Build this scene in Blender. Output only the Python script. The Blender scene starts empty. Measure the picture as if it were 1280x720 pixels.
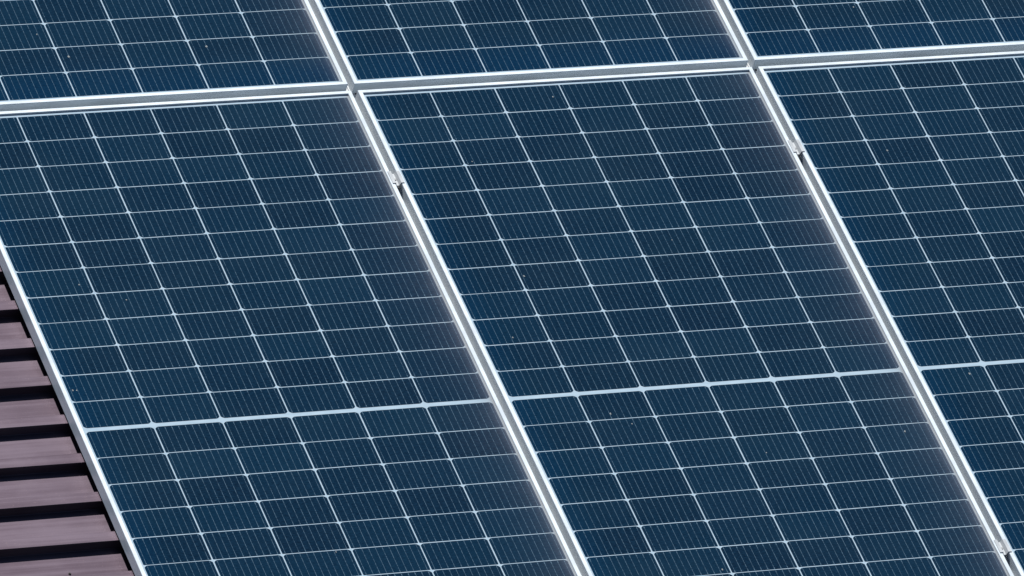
import bpy, bmesh, math, random
from mathutils import Matrix, Vector

random.seed(11)
S = bpy.context.scene
C = S.collection

# ------------------------------------------------------------------ the roof frame
# Roof coordinates: x runs down the slope (across the panels), y runs up the long side of the
# panels, z is the normal of the panel plane.  The roof falls 14.9 degrees towards +x.
TILT = math.radians(14.9)
LIFT = 6.0
ROOF = Matrix.Translation((0, 0, LIFT)) @ Matrix.Rotation(TILT, 4, 'Y')

# ------------------------------------------------------------------ camera
cam_d = bpy.data.cameras.new('camera')
cam = bpy.data.objects.new('camera', cam_d)
C.objects.link(cam)
cam_d.sensor_width = 36.0
cam_d.lens = 12074.4474 / 1280.0 * 36.0
cam_d.clip_start = 0.5
cam_d.clip_end = 5000.0
row0 = Vector((0.91100388, -0.33387979, 0.24206654))      # image right
row1 = Vector((-0.06280292, -0.69244726, -0.71872984))    # image down
row2 = Vector((0.40758769, 0.63956319, -0.65179077))      # view direction
M3 = Matrix((row0, -row1, -row2)).transposed().to_4x4()
cam.matrix_world = ROOF @ Matrix.Translation((-9.8930389, -16.48922052, 16.05831721)) @ M3
S.camera = cam
S.render.resolution_x, S.render.resolution_y = 1280, 720

# ------------------------------------------------------------------ sky, sun, exposure
sun_local = Vector((-0.14, 1.0, 1.0)).normalized()
sun_dir = (ROOF.to_3x3() @ sun_local).normalized()
elev = math.asin(sun_dir.z)
azim = math.atan2(sun_dir.x, sun_dir.y)
world = bpy.data.worlds.new('World')
S.world = world
world.use_nodes = True
wn, wl = world.node_tree.nodes, world.node_tree.links
wn.clear()
sky = wn.new('ShaderNodeTexSky'); sky.sky_type = 'NISHITA'; sky.sun_disc = False
sky.sun_elevation = elev; sky.sun_rotation = azim
sky.air_density = 1.0; sky.dust_density = 0.2; sky.ozone_density = 1.0
bg = wn.new('ShaderNodeBackground'); bg.inputs['Strength'].default_value = 0.05
wo = wn.new('ShaderNodeOutputWorld')
wl.new(sky.outputs[0], bg.inputs[0]); wl.new(bg.outputs[0], wo.inputs[0])
sd = bpy.data.lights.new('sun', 'SUN'); sd.energy = 5.0; sd.angle = math.radians(0.53)
sd.color = (1.0, 0.965, 0.91)
sun = bpy.data.objects.new('sun', sd); C.objects.link(sun)
sun.rotation_euler = sun_dir.to_track_quat('Z', 'Y').to_euler()
sun.location = sun_dir * 60
S.view_settings.view_transform = 'Standard'
S.view_settings.look = 'None'
S.view_settings.exposure = 0.75
S.view_settings.gamma = 1.0
S.view_settings.use_curve_mapping = False
S.render.engine = 'CYCLES'

# ------------------------------------------------------------------ material helpers
def new_mat(name):
    m = bpy.data.materials.new(name); m.use_nodes = True
    nt = m.node_tree
    return m, nt, nt.nodes['Principled BSDF']

class G:
    """small helper for building node maths"""
    def __init__(s, nt): s.nt = nt
    def v(s, x, sock):
        if isinstance(x, (int, float)): sock.default_value = x
        else: s.nt.links.new(x, sock)
    def m(s, op, a, b=0.0, c=None, clamp=False):
        n = s.nt.nodes.new('ShaderNodeMath'); n.operation = op; n.use_clamp = clamp
        s.v(a, n.inputs[0]); s.v(b, n.inputs[1])
        if c is not None: s.v(c, n.inputs[2])
        return n.outputs[0]
    def step(s, x, a, b, lo=0.0, hi=1.0):
        n = s.nt.nodes.new('ShaderNodeMapRange'); n.interpolation_type = 'SMOOTHSTEP'
        s.v(x, n.inputs[0])
        for i, q in enumerate((a, b, lo, hi)): n.inputs[i + 1].default_value = q
        return n.outputs[0]
    def mix(s, f, a, b):
        n = s.nt.nodes.new('ShaderNodeMix'); n.data_type = 'RGBA'
        s.v(f, n.inputs[0])
        for q, k in ((a, 6), (b, 7)):
            if isinstance(q, tuple): n.inputs[k].default_value = (*q, 1.0)
            else: s.nt.links.new(q, n.inputs[k])
        return n.outputs[2]
    def coords(s, kind='Object', scale=None, off=(0, 0, 0)):
        t = s.nt.nodes.new('ShaderNodeTexCoord')
        o = t.outputs[kind]
        if scale is not None:
            mp = s.nt.nodes.new('ShaderNodeMapping')
            mp.inputs['Scale'].default_value = scale
            mp.inputs['Location'].default_value = off
            s.nt.links.new(o, mp.inputs[0]); o = mp.outputs[0]
        return o
    def noise(s, vec, scale=1.0, detail=2.0, rough=0.5, dim='3D', w=None):
        n = s.nt.nodes.new('ShaderNodeTexNoise'); n.noise_dimensions = dim
        s.nt.links.new(vec, n.inputs['Vector'])
        n.inputs['Scale'].default_value = scale
        n.inputs['Detail'].default_value = detail
        n.inputs['Roughness'].default_value = rough
        if w is not None: s.v(w, n.inputs['W'])
        return n.outputs[0]

CW, RH = 0.184, 0.093            # pitch of the cell columns and rows
GU, GV = 0.0036, 0.0029            # gap between cells
MID = 0.01265                    # extra width of the bar across the middle
WC = 6 * CW - 0.002                # width of the cell field
HC = 24 * RH + MID - 0.002         # height of the cell field
LM, TM, BM = 0.016, 0.0195, 0.0173   # side, top and bottom margins, frame included
CX, CY = WC / 2, -(HC) / 2       # cell corner is (0,0); the panel's own origin is its centre

def panel_uv(g):
    """metres from the top left cell corner: u across, v down"""
    sx = g.nt.nodes.new('ShaderNodeSeparateXYZ')
    g.nt.links.new(g.coords(), sx.inputs[0])
    u = g.m('ADD', sx.outputs[0], CX)
    v = g.m('SUBTRACT', -CY, sx.outputs[1])
    return u, v

def obj_rand(g):
    return g.nt.nodes.new('ShaderNodeObjectInfo').outputs['Random']

def dust_mask(g, u, v):
    """dust that the rain leaves on the glass: most against the low (right hand) frame,
    least along the high side and just above the lower frame"""
    dr = g.m('SUBTRACT', WC, u)
    db = g.m('SUBTRACT', HC, v)
    big = g.noise(g.coords(scale=(5, 9, 5)), 1.0, 3.0, 0.6, '4D', g.m('MULTIPLY', obj_rand(g), 30.0))
    fine = g.noise(g.coords(scale=(60, 190, 60)), 1.0, 2.0, 0.6)
    wide = g.m('POWER', 2.718, g.m('MULTIPLY', dr, -1 / 0.060))
    near = g.m('POWER', 2.718, g.m('MULTIPLY', dr, -1 / 0.010))
    near = g.m('MINIMUM', near, 1.6)
    clean_l = g.step(u, 0.0, 0.14)
    clean_b = g.step(db, 0.0, 0.17, 0.25, 1.0)
    base = g.m('MULTIPLY', g.m('MULTIPLY', clean_l, clean_b), DUST_BASE)
    base = g.m('MULTIPLY', base, g.step(big, 0.25, 0.75, 0.5, 1.5))
    w = g.m('MULTIPLY', g.m('MULTIPLY', wide, g.step(big, 0.25, 0.75, 0.75, 1.2)), DUST_WIDE)
    w = g.m('MULTIPLY', w, g.step(fine, 0.3, 0.7, 0.75, 1.25))
    w = g.m('MULTIPLY', w, clean_b)
    nn = g.m('MULTIPLY', near, DUST_NEAR)
    return g.m('ADD', g.m('ADD', base, w), nn, clamp=True)

DUST_BASE, DUST_WIDE, DUST_NEAR = 0.004, 0.058, 0.13
DUST_COL = (0.28, 0.30, 0.37)

def glass_coat(b, g):
    """the pane of tempered glass over everything"""
    b.inputs['Specular IOR Level'].default_value = 0.0
    b.inputs['Coat Weight'].default_value = 0.2
    b.inputs['Coat Roughness'].default_value = 0.10
    b.inputs['Coat IOR'].default_value = 1.45
    n = g.noise(g.coords(scale=(14, 14, 14)), 1.0, 2.0)
    bp = g.nt.nodes.new('ShaderNodeBump'); bp.inputs['Strength'].default_value = 0.05
    bp.inputs['Distance'].default_value = 0.002
    g.nt.links.new(n, bp.inputs['Height'])
    g.nt.links.new(bp.outputs[0], b.inputs['Coat Normal'])

def cell_material():
    m, nt, b = new_mat('solar_cell'); g = G(nt)
    u, v = panel_uv(g)
    vv = g.m('SUBTRACT', v, g.m('MULTIPLY', g.m('GREATER_THAN', v, 12 * RH), MID))
    uc = g.m('DIVIDE', u, CW); vc = g.m('DIVIDE', vv, RH)
    ui, vi = g.m('FLOOR', uc), g.m('FLOOR', vc)
    uf = g.m('MULTIPLY', g.m('FRACT', uc), CW)         # metres inside the cell
    vf = g.m('MULTIPLY', g.m('FRACT', vc), RH)
    # one tint per cell
    cb = nt.nodes.new('ShaderNodeCombineXYZ')
    g.v(g.m('ADD', ui, g.m('MULTIPLY', obj_rand(g), 97.0)), cb.inputs[0]); g.v(vi, cb.inputs[1])
    wn_ = nt.nodes.new('ShaderNodeTexWhiteNoise'); wn_.noise_dimensions = '2D'
    nt.links.new(cb.outputs[0], wn_.inputs['Vector'])
    tint = wn_.outputs['Value']
    sc = nt.nodes.new('ShaderNodeSeparateColor'); nt.links.new(wn_.outputs['Color'], sc.inputs[0])
    col = g.mix(tint, CELL_A, CELL_B)
    # bluer sky reflection along the left and bottom edges, painted into the cell colour
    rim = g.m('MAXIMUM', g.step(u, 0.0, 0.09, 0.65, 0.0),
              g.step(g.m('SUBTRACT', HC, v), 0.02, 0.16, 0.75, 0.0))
    col = g.mix(g.m('MULTIPLY', rim, 0.8), col, CELL_RIM_REFLECT)
    # wafer grain and the screen printed fingers
    grain = g.noise(g.coords(scale=(75, 420, 75)), 1.0, 3.0, 0.8)
    gl = g.step(grain, 0.35, 0.65, 0.0, 1.0)
    col = g.mix(g.m('MULTIPLY', gl, 0.6), col, FINGER)
    blot = g.noise(g.coords(scale=(95, 210, 95)), 1.0, 2.0, 0.6)
    col = g.mix(g.step(blot, 0.52, 0.72, 0.0, 0.55), col, (0.0006, 0.0062, 0.0175))
    hz = g.noise(g.coords(scale=(3.1, 4.3, 3.1)), 1.0, 3.0, 0.6, '4D', g.m('MULTIPLY', obj_rand(g), 41.0))
    col = g.mix(g.step(hz, 0.40, 0.70, 0.0, 0.22), col, (0.0065, 0.022, 0.038))
    # ten wires per cell, with the solder points on them
    p = g.m('FRACT', g.m('DIVIDE', uf, 0.0182))
    dist = g.m('MULTIPLY', g.m('ABSOLUTE', g.m('SUBTRACT', p, 0.5)), 0.0182)
    inu = g.m('LESS_THAN', uf, 0.182)
    wire = g.m('MULTIPLY', g.m('LESS_THAN', dist, 0.00060), inu)
    wob = g.noise(g.coords(scale=(55, 150, 55)), 1.0, 3.0, 0.75)
    wire = g.m('MULTIPLY', wire, g.step(wob, 0.36, 0.62, 0.22, 1.25))
    edge = g.m('MINIMUM', vf, g.m('SUBTRACT', RH - GV, vf))
    ends = g.m('LESS_THAN', g.m('ABSOLUTE', g.m('SUBTRACT', edge, 0.0050)), 0.0022)
    pad = g.m('MULTIPLY', g.m('MULTIPLY', g.m('LESS_THAN', dist, 0.0012), ends), inu)
    pad = g.m('MULTIPLY', pad, g.step(sc.outputs[1], 0.0, 1.0, 0.4, 1.0))
    p2 = g.m('FRACT', g.m('DIVIDE', g.m('SUBTRACT', vf, 0.004), 0.0138))
    dots = g.m('MULTIPLY', g.m('LESS_THAN', g.m('ABSOLUTE', g.m('SUBTRACT', p2, 0.5)), 0.07),
               g.m('LESS_THAN', dist, 0.0009))
    dots = g.m('MULTIPLY', g.m('MULTIPLY', dots, inu), 0.45)
    met = g.m('MAXIMUM', g.m('MAXIMUM', wire, pad), dots)
    col = g.mix(met, col, WIRE)
    col = g.mix(dust_mask(g, u, v), col, DUST_COL)
    nt.links.new(col, b.inputs['Base Color'])
    b.inputs['Roughness'].default_value = 0.45
    glass_coat(b, g)
    return m

CELL_A = (0.0004, 0.0058, 0.0160)
CELL_B = (0.0011, 0.0115, 0.0270)
CELL_RIM_REFLECT = (0.0004, 0.0150, 0.045)  # blue of the reflected sky, painted in at the left and bottom edges
FINGER = (0.0040, 0.0225, 0.0490)
WIRE = (0.055, 0.096, 0.136)

def backing_material():
    m, nt, b = new_mat('white_backsheet'); g = G(nt)
    u, v = panel_uv(g)
    n = g.noise(g.coords(scale=(20, 90, 20)), 1.0, 3.0, 0.6)
    col = g.mix(g.step(n, 0.3, 0.7), (0.225, 0.305, 0.375), (0.27, 0.35, 0.42))
    d = g.m('MULTIPLY', dust_mask(g, u, v), 3.0, clamp=True)
    col = g.mix(d, col, (0.17, 0.165, 0.165))
    nt.links.new(col, b.inputs['Base Color'])
    b.inputs['Roughness'].default_value = 0.6
    glass_coat(b, g)
    return m

def aluminium(name, base, metallic=0.08, rough=0.45, streak=(3, 3, 3)):
    m, nt, b = new_mat(name); g = G(nt)
    n = g.noise(g.coords(scale=(9, 9, 60)), 1.0, 4.0, 0.65)
    n2 = g.noise(g.coords(scale=(120, 120, 500)), 1.0, 2.0, 0.6)
    f = g.m('ADD', g.m('MULTIPLY', n, 0.7), g.m('MULTIPLY', n2, 0.3))
    dk = tuple(c * 0.84 for c in base)
    nt.links.new(g.mix(g.step(f, 0.35, 0.62), dk, base), b.inputs['Base Color'])
    b.inputs['Metallic'].default_value = metallic
    nt.links.new(g.step(n, 0.3, 0.7, rough - 0.06, rough + 0.08), b.inputs['Roughness'])
    return m

def roof_material():
    m, nt, b = new_mat('painted_roof_sheet'); g = G(nt)
    streak = g.noise(g.coords(scale=(1.3, 60, 60)), 1.0, 4.0, 0.65)
    blot = g.noise(g.coords(scale=(5, 8, 8)), 1.0, 4.0, 0.6)
    grit = g.noise(g.coords(scale=(260, 260, 260)), 1.0, 2.0, 0.6)
    f = g.m('ADD', g.m('MULTIPLY', streak, 0.6), g.m('MULTIPLY', blot, 0.4))
    col = g.mix(g.step(f, 0.35, 0.65), ROOF_A, ROOF_B)
    col = g.mix(g.m('MULTIPLY', g.step(grit, 0.62, 0.75), 0.25), col, (0.20, 0.15, 0.15))
    nt.links.new(col, b.inputs['Base Color'])
    nt.links.new(g.step(f, 0.3, 0.7, 0.50, 0.56), b.inputs['Roughness'])
    b.inputs['Metallic'].default_value = 1.0
    bp = nt.nodes.new('ShaderNodeBump'); bp.inputs['Strength'].default_value = 0.03
    bp.inputs['Distance'].default_value = 0.002
    nt.links.new(streak, bp.inputs['Height']); nt.links.new(bp.outputs[0], b.inputs['Normal'])
    return m
ROOF_A = (0.066, 0.050, 0.065)
ROOF_B = (0.096, 0.077, 0.098)

def plain(name, col, rough=0.5, metallic=0.0, var=0.15):
    m, nt, b = new_mat(name); g = G(nt)
    n = g.noise(g.coords(scale=(300, 300, 300)), 1.0, 3.0, 0.6)
    nt.links.new(g.mix(n, tuple(c * (1 - var) for c in col), tuple(min(1, c * (1 + var)) for c in col)),
                 b.inputs['Base Color'])
    b.inputs['Roughness'].default_value = rough
    b.inputs['Metallic'].default_value = metallic
    return m

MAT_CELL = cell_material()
MAT_BACK = backing_material()
MAT_FRAME = aluminium('anodised_frame', (0.475, 0.535, 0.585))
MAT_CLAMP = aluminium('clamp_aluminium', (0.34, 0.365, 0.39), 0.1, 0.5)
MAT_RAIL = aluminium('rail_aluminium', (0.38, 0.40, 0.42), 0.4, 0.45)
MAT_ROOF = roof_material()
MAT_SPECK = plain('dried_dirt', (0.13, 0.15, 0.16), 0.8)
MAT_BOLT = plain('steel_bolt', (0.22, 0.23, 0.24), 0.5, 0.3)
MAT_SCREW = plain('dark_screw', (0.03, 0.02, 0.025), 0.5)

# ------------------------------------------------------------------ object helpers
def mesh_obj(name, bm, mat, parent=None):
    me = bpy.data.meshes.new(name)
    bmesh.ops.recalc_face_normals(bm, faces=bm.faces)
    bm.to_mesh(me); bm.free()
    me.materials.append(mat)
    o = bpy.data.objects.new(name, me); C.objects.link(o)
    if parent: o.parent = parent
    return o

def thing(name, loc, label, cat, group=None):
    o = bpy.data.objects.new(name, None); C.objects.link(o)
    o.empty_display_size = 0.1
    o.matrix_world = ROOF @ Matrix.Translation(loc)
    tag(o, label, cat, group)
    return o

def tag(o, label=None, cat=None, group=None):
    if label: o['label'] = label
    if cat: o['category'] = cat
    if group: o['group'] = group

def add_box(bm, x0, x1, y0, y1, z0, z1, bevel=0.0):
    r = bmesh.ops.create_cube(bm, size=1.0)
    vs = r['verts']
    bmesh.ops.scale(bm, vec=(x1 - x0, y1 - y0, z1 - z0), verts=vs)
    bmesh.ops.translate(bm, vec=((x0 + x1) / 2, (y0 + y1) / 2, (z0 + z1) / 2), verts=vs)
    if bevel:
        es = list({e for v in vs for e in v.link_edges})
        bmesh.ops.bevel(bm, geom=es, offset=bevel, segments=2, affect='EDGES')

def extrude_profile(bm, pts, a, b, axis='x'):
    """closed profile (two coordinates) run from a to b along the axis"""
    def P(q, t): return (t, q[0], q[1]) if axis == 'x' else (q[0], t, q[1])
    A = [bm.verts.new(P(q, a)) for q in pts]; B = [bm.verts.new(P(q, b)) for q in pts]
    n = len(pts)
    for i in range(n): bm.faces.new((A[i], A[(i + 1) % n], B[(i + 1) % n], B[i]))
    bm.faces.new(A); bm.faces.new(B[::-1])

# ------------------------------------------------------------------ metal roof
PITCH, TOPV = 0.1360, 0.6510     # rib pitch, and where one crown breaks off (distance down the picture)
ZC, ZP = -0.0368, -0.0608         # height of rib crown and of the pan
XR0, XR1 = -9.0, 9.0
def build_roof():
    root = thing('metal_roof', (0, 0, ZP), 'maroon ribbed metal roof sheeting under the solar panels, bare at the left', 'roof')
    prof = []
    i0, i1 = -60, 60
    for i in range(i0, i1):
        v = TOPV + i * PITCH                      # drop edge of the crown
        prof += [(-(v - 0.0490), ZP), (-(v - 0.0325), ZC - 0.0005), (-(v - 0.0310), ZC), (-(v - 0.0008), ZC),
                 (-v, ZC - 0.0008), (-(v + 0.0032), ZP + 0.0006), (-(v + 0.0040), ZP)]
    bm = bmesh.new()
    xs = [XR0 + (XR1 - XR0) * k / 60 for k in range(61)]
    rows = []
    for x in xs:
        rows.append([bm.verts.new((x, y, z - ZP)) for (y, z) in prof])
    for a, b in zip(rows, rows[1:]):
        for j in range(len(prof) - 1):
            bm.faces.new((a[j], b[j], b[j + 1], a[j + 1]))
    for v in list(bm.verts):                      # the sheet is never perfectly flat
        v.co.z += 0.0006 * math.sin(v.co.x * 7.1 + v.co.y * 31)
    sh = mesh_obj('roof_sheet', bm, MAT_ROOF, root)
    md = sh.modifiers.new('thickness', 'SOLIDIFY'); md.thickness = 0.0007; md.offset = -1
    for (u, v) in SCREWS:
        bm = bmesh.new()
        bmesh.ops.create_cone(bm, cap_ends=True, segments=16, radius1=0.0065, radius2=0.0055, depth=0.0012,
                              matrix=Matrix.Translation((0, 0, 0.0008)))
        bmesh.ops.create_cone(bm, cap_ends=True, segments=6, radius1=0.0042, radius2=0.0038, depth=0.0045,
                              matrix=Matrix.Translation((0, 0, 0.0034)))
        s = mesh_obj('screw', bm, MAT_SCREW, root)
        s.location = (u, -v, 0.0003); s.scale = (0.6, 0.6, 0.6)
    return root
SCREWS = [(-1.3167, 1.5429)]

# ------------------------------------------------------------------ solar panel
def frame_bm():
    bm = bmesh.new()
    x0, x1 = -LM - CX, WC + LM - CX
    y1, y0 = TM - CY, -(HC + BM) - CY
    prof = [(0.0, -0.030), (0.0, 0.0034), (0.0009, 0.0043), (0.0101, 0.0043), (0.0110, 0.0034),
            (0.0110, -0.004), (0.0018, -0.004), (0.0018, -0.0284), (0.026, -0.0284), (0.026, -0.030)]
    loops = []
    for (d, z) in prof:
        loops.append([bm.verts.new(c) for c in ((x0 + d, y0 + d, z), (x1 - d, y0 + d, z),
                                                (x1 - d, y1 - d, z), (x0 + d, y1 - d, z))])
    n = len(prof)
    for i in range(n):
        A, B = loops[i], loops[(i + 1) % n]
        for k in range(4):
            bm.faces.new((A[k], A[(k + 1) % 4], B[(k + 1) % 4], B[k]))
    return bm

def back_bm():
    bm = bmesh.new()
    e = 0.0088
    x0, x1 = -LM - CX + e, WC + LM - CX - e
    y1, y0 = TM - CY - e, -(HC + BM) - CY + e
    add_box(bm, x0, x1, y0, y1, -0.0036, -0.0004)
    return bm

def cells_bm(lower):
    bm = bmesh.new()
    R = 0.0085
    def corner(cx, cy, sx, sy, r):
        # rounded corner of the wafer: from the side running in y to the side running in x
        if r < 0.002: return [(cx, cy + sy * r), (cx + sx * r, cy)]
        return [(cx, cy + sy * 0.72 * r), (cx + sx * 0.42 * r, cy + sy * 0.30 * r), (cx + sx * r, cy)]
    for c in range(6):
        for r in range(12):
            rr = r + (12 if lower else 0)
            u0 = c * CW + GU / 2 - 0.001; u1 = u0 + CW - GU
            v0 = rr * RH + (MID - 0.0009 if lower else 0.0014); v1 = v0 + RH - GV
            j = lambda: random.uniform(-0.00025, 0.00025)
            a, b = j(), j()
            xa, xb, ya, yb = u0 + a - CX, u1 + a - CX, -v1 + b - CY, -v0 + b - CY
            rb, rt = (0.0015, R) if lower else (R, 0.0015)
            pts = corner(xa, ya, 1, 1, rb)[::1]
            pts += corner(xb, ya, -1, 1, rb)[::-1]
            pts += corner(xb, yb, -1, -1, rt)
            pts += corner(xa, yb, 1, -1, rt)[::-1]
            bm.faces.new([bm.verts.new((x, y, 0.0)) for x, y in pts])
    return bm

PANELS = {}
def first_panel(loc, label):
    root = thing('solar_panel', loc, label, 'solar panel', 'solar panels mounted on the roof')
    mesh_obj('frame', frame_bm(), MAT_FRAME, root)
    bk = mesh_obj('backing_sheet', back_bm(), MAT_BACK, root)
    for low in (False, True):
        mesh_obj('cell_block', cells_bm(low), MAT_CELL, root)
    return root

def copy_tree(o, parent=None):
    c = o.copy(); C.objects.link(c)
    if parent: c.parent = parent
    for ch in o.children: copy_tree(ch, c)
    return c

PX = 1.1529                              # pitch of the panel columns
PY = 24 * RH + MID + 0.0588              # pitch of the panel rows
def centre(ci, ri):
    return (ci * PX + CX, ri * PY + CY, 0.0)

LAB = {(-1, 0): 'leftmost solar panel of the lower row, its outer silver edge beside the bare maroon roof',
       (0, 0): 'middle solar panel of the lower row, the only one with a clamp on each side',
       (1, 0): 'rightmost solar panel of the lower row, cut off by the right edge of the photo',
       (-1, 1): 'leftmost solar panel of the upper row, directly above the panel beside the bare roof',
       (0, 1): 'middle solar panel of the upper row, between the two frame crossings',
       (1, 1): 'rightmost solar panel of the upper row, filling the top right corner of the photo'}

# ------------------------------------------------------------------ build
build_roof()
proto = first_panel(centre(0, 0), LAB[(0, 0)])
PANELS[(0, 0)] = proto
for key, lab in LAB.items():
    if key == (0, 0): continue
    c = copy_tree(proto); c['label'] = lab
    tw = {(-1, 0): 0.0, (1, 0): 0.0}.get(key, 0.0)
    c.matrix_world = ROOF @ Matrix.Translation(centre(*key))
    PANELS[key] = c

# rails across the ribs under the joints between the panel columns
for k, lab in ((0, 'long grey rail at the bottom of the gap between the left and middle panels'),
               (1, 'long grey rail at the bottom of the gap between the middle and right panels')):
    bm = bmesh.new()
    w, z1 = 0.019, -0.0302 - (ZC + 0.0003)
    pts = [(-w, 0), (w, 0), (w, z1), (0.006, z1), (0.006, z1 * .45), (-0.006, z1 * .45), (-0.006, z1), (-w, z1)]
    extrude_profile(bm, pts, -2.45, 2.5, 'y')
    o = mesh_obj('mounting_rail', bm, MAT_RAIL)
    o.matrix_world = ROOF @ Matrix.Translation((-(PX - WC) / 2 + k * PX, 0, ZC + 0.0003))
    tag(o, lab, 'rail', 'rails under the panel joints')

# mid clamps that bridge the joint between two panels
def clamp(u, v0, v1, label):
    L = (v1 - v0) / 2
    root = thing('mid_clamp', (u, -(v0 + v1) / 2, 0.0045), label, 'clamp', 'mid clamps between the panels')
    bm = bmesh.new()
    hw, g_, t = 0.0165, 0.0075, 0.0020
    pts = [(-hw, 0.0), (-hw, t - .0006), (-hw + .0006, t), (-g_, t), (-g_ * .5, -0.0085), (g_ * .5, -0.0085), (g_, t), (hw - .0006, t), (hw, t - .0006),
           (hw, 0.0), (g_ + 0.0015, 0.0), (g_ * .5 + 0.0015, -0.0115), (-g_ * .5 - 0.0015, -0.0115), (-g_ - 0.0015, 0.0)]
    extrude_profile(bm, pts, -L, L, 'y')
    mesh_obj('clamp_plate', bm, MAT_CLAMP, root)
    bm = bmesh.new()
    bmesh.ops.create_cone(bm, cap_ends=True, segments=6, radius1=0.0032, radius2=0.0032, depth=0.003,
                          matrix=Matrix.Translation((0, 0, -0.0082)))
    bmesh.ops.create_cone(bm, cap_ends=True, segments=12, radius1=0.003, radius2=0.003, depth=0.028,
                          matrix=Matrix.Translation((0, 0, -0.0230)))
    mesh_obj('bolt', bm, MAT_BOLT, root)
    return root
JU = (-(PX - WC) / 2)                    # middle of the joint left of the middle panel
clamp(JU, 0.288, 0.332, 'small aluminium clamp bridging the joint of the left and middle panels of the lower row')
clamp(JU + PX, 0.266, 0.311, 'small aluminium clamp just below the right frame crossing, between middle and right panels')
clamp(JU + PX, 1.744, 1.788, 'small aluminium clamp near the bottom right corner, on the right joint')

# specks of dried dirt on the glass
# (u, v, radius) in metres from the top left cell corner of the panel
SPECKS = {
    (-1, 1): [(0.3944, 2.0937, 0.0037), (0.7810, 2.0842, 0.0034), (0.3351, 2.0037, 0.0023)],
    (0, 1): [(0.1960, 2.0602, 0.0018)],
    (1, 1): [(0.3495, 2.0751, 0.0025)],
    (-1, 0): [(0.1518, 0.6163, 0.0025), (0.2581, 0.6810, 0.0021), (0.0146, 0.9821, 0.0028), (0.0250, 0.9831, 0.0023), (0.5091, 1.5981, 0.0021), (0.5496, 0.4882, 0.0017)],
    (0, 0): [(0.5178, 0.0445, 0.0030), (0.1971, 0.6923, 0.0030), (0.0865, 0.9082, 0.0025), (0.2063, 0.2657, 0.0021), (0.2503, 1.1992, 0.0034), (0.2947, 1.2409, 0.0025), (1.0250, 1.3384, 0.0032), (0.3462, 1.7629, 0.0030), (1.0049, 1.0057, 0.0018), (0.1850, 0.1366, 0.0017), (0.6509, 0.5988, 0.0017), (0.6186, 1.3764, 0.0020)],
    (1, 0): [(0.1329, 1.1531, 0.0037), (0.2295, 0.3215, 0.0028), (0.3841, -0.0111, 0.0018), (0.2277, 1.0230, 0.0017)],}
for key, lst in SPECKS.items():
    for (u, v, r) in lst:
        bm = bmesh.new()
        vs = []
        for a in range(9):
            rr = 0.85 * r * random.uniform(0.55, 1.2)
            vs.append(bm.verts.new((u - CX + rr * math.cos(a * math.tau / 9), -v - CY + rr * 1.3 * math.sin(a * math.tau / 9), 0.0004)))
        top = bm.verts.new((u - CX, -v - CY, 0.0008))
        for a in range(9): bm.faces.new((vs[a], vs[(a + 1) % 9], top))
        mesh_obj('dirt_speck', bm, MAT_SPECK, PANELS[key])
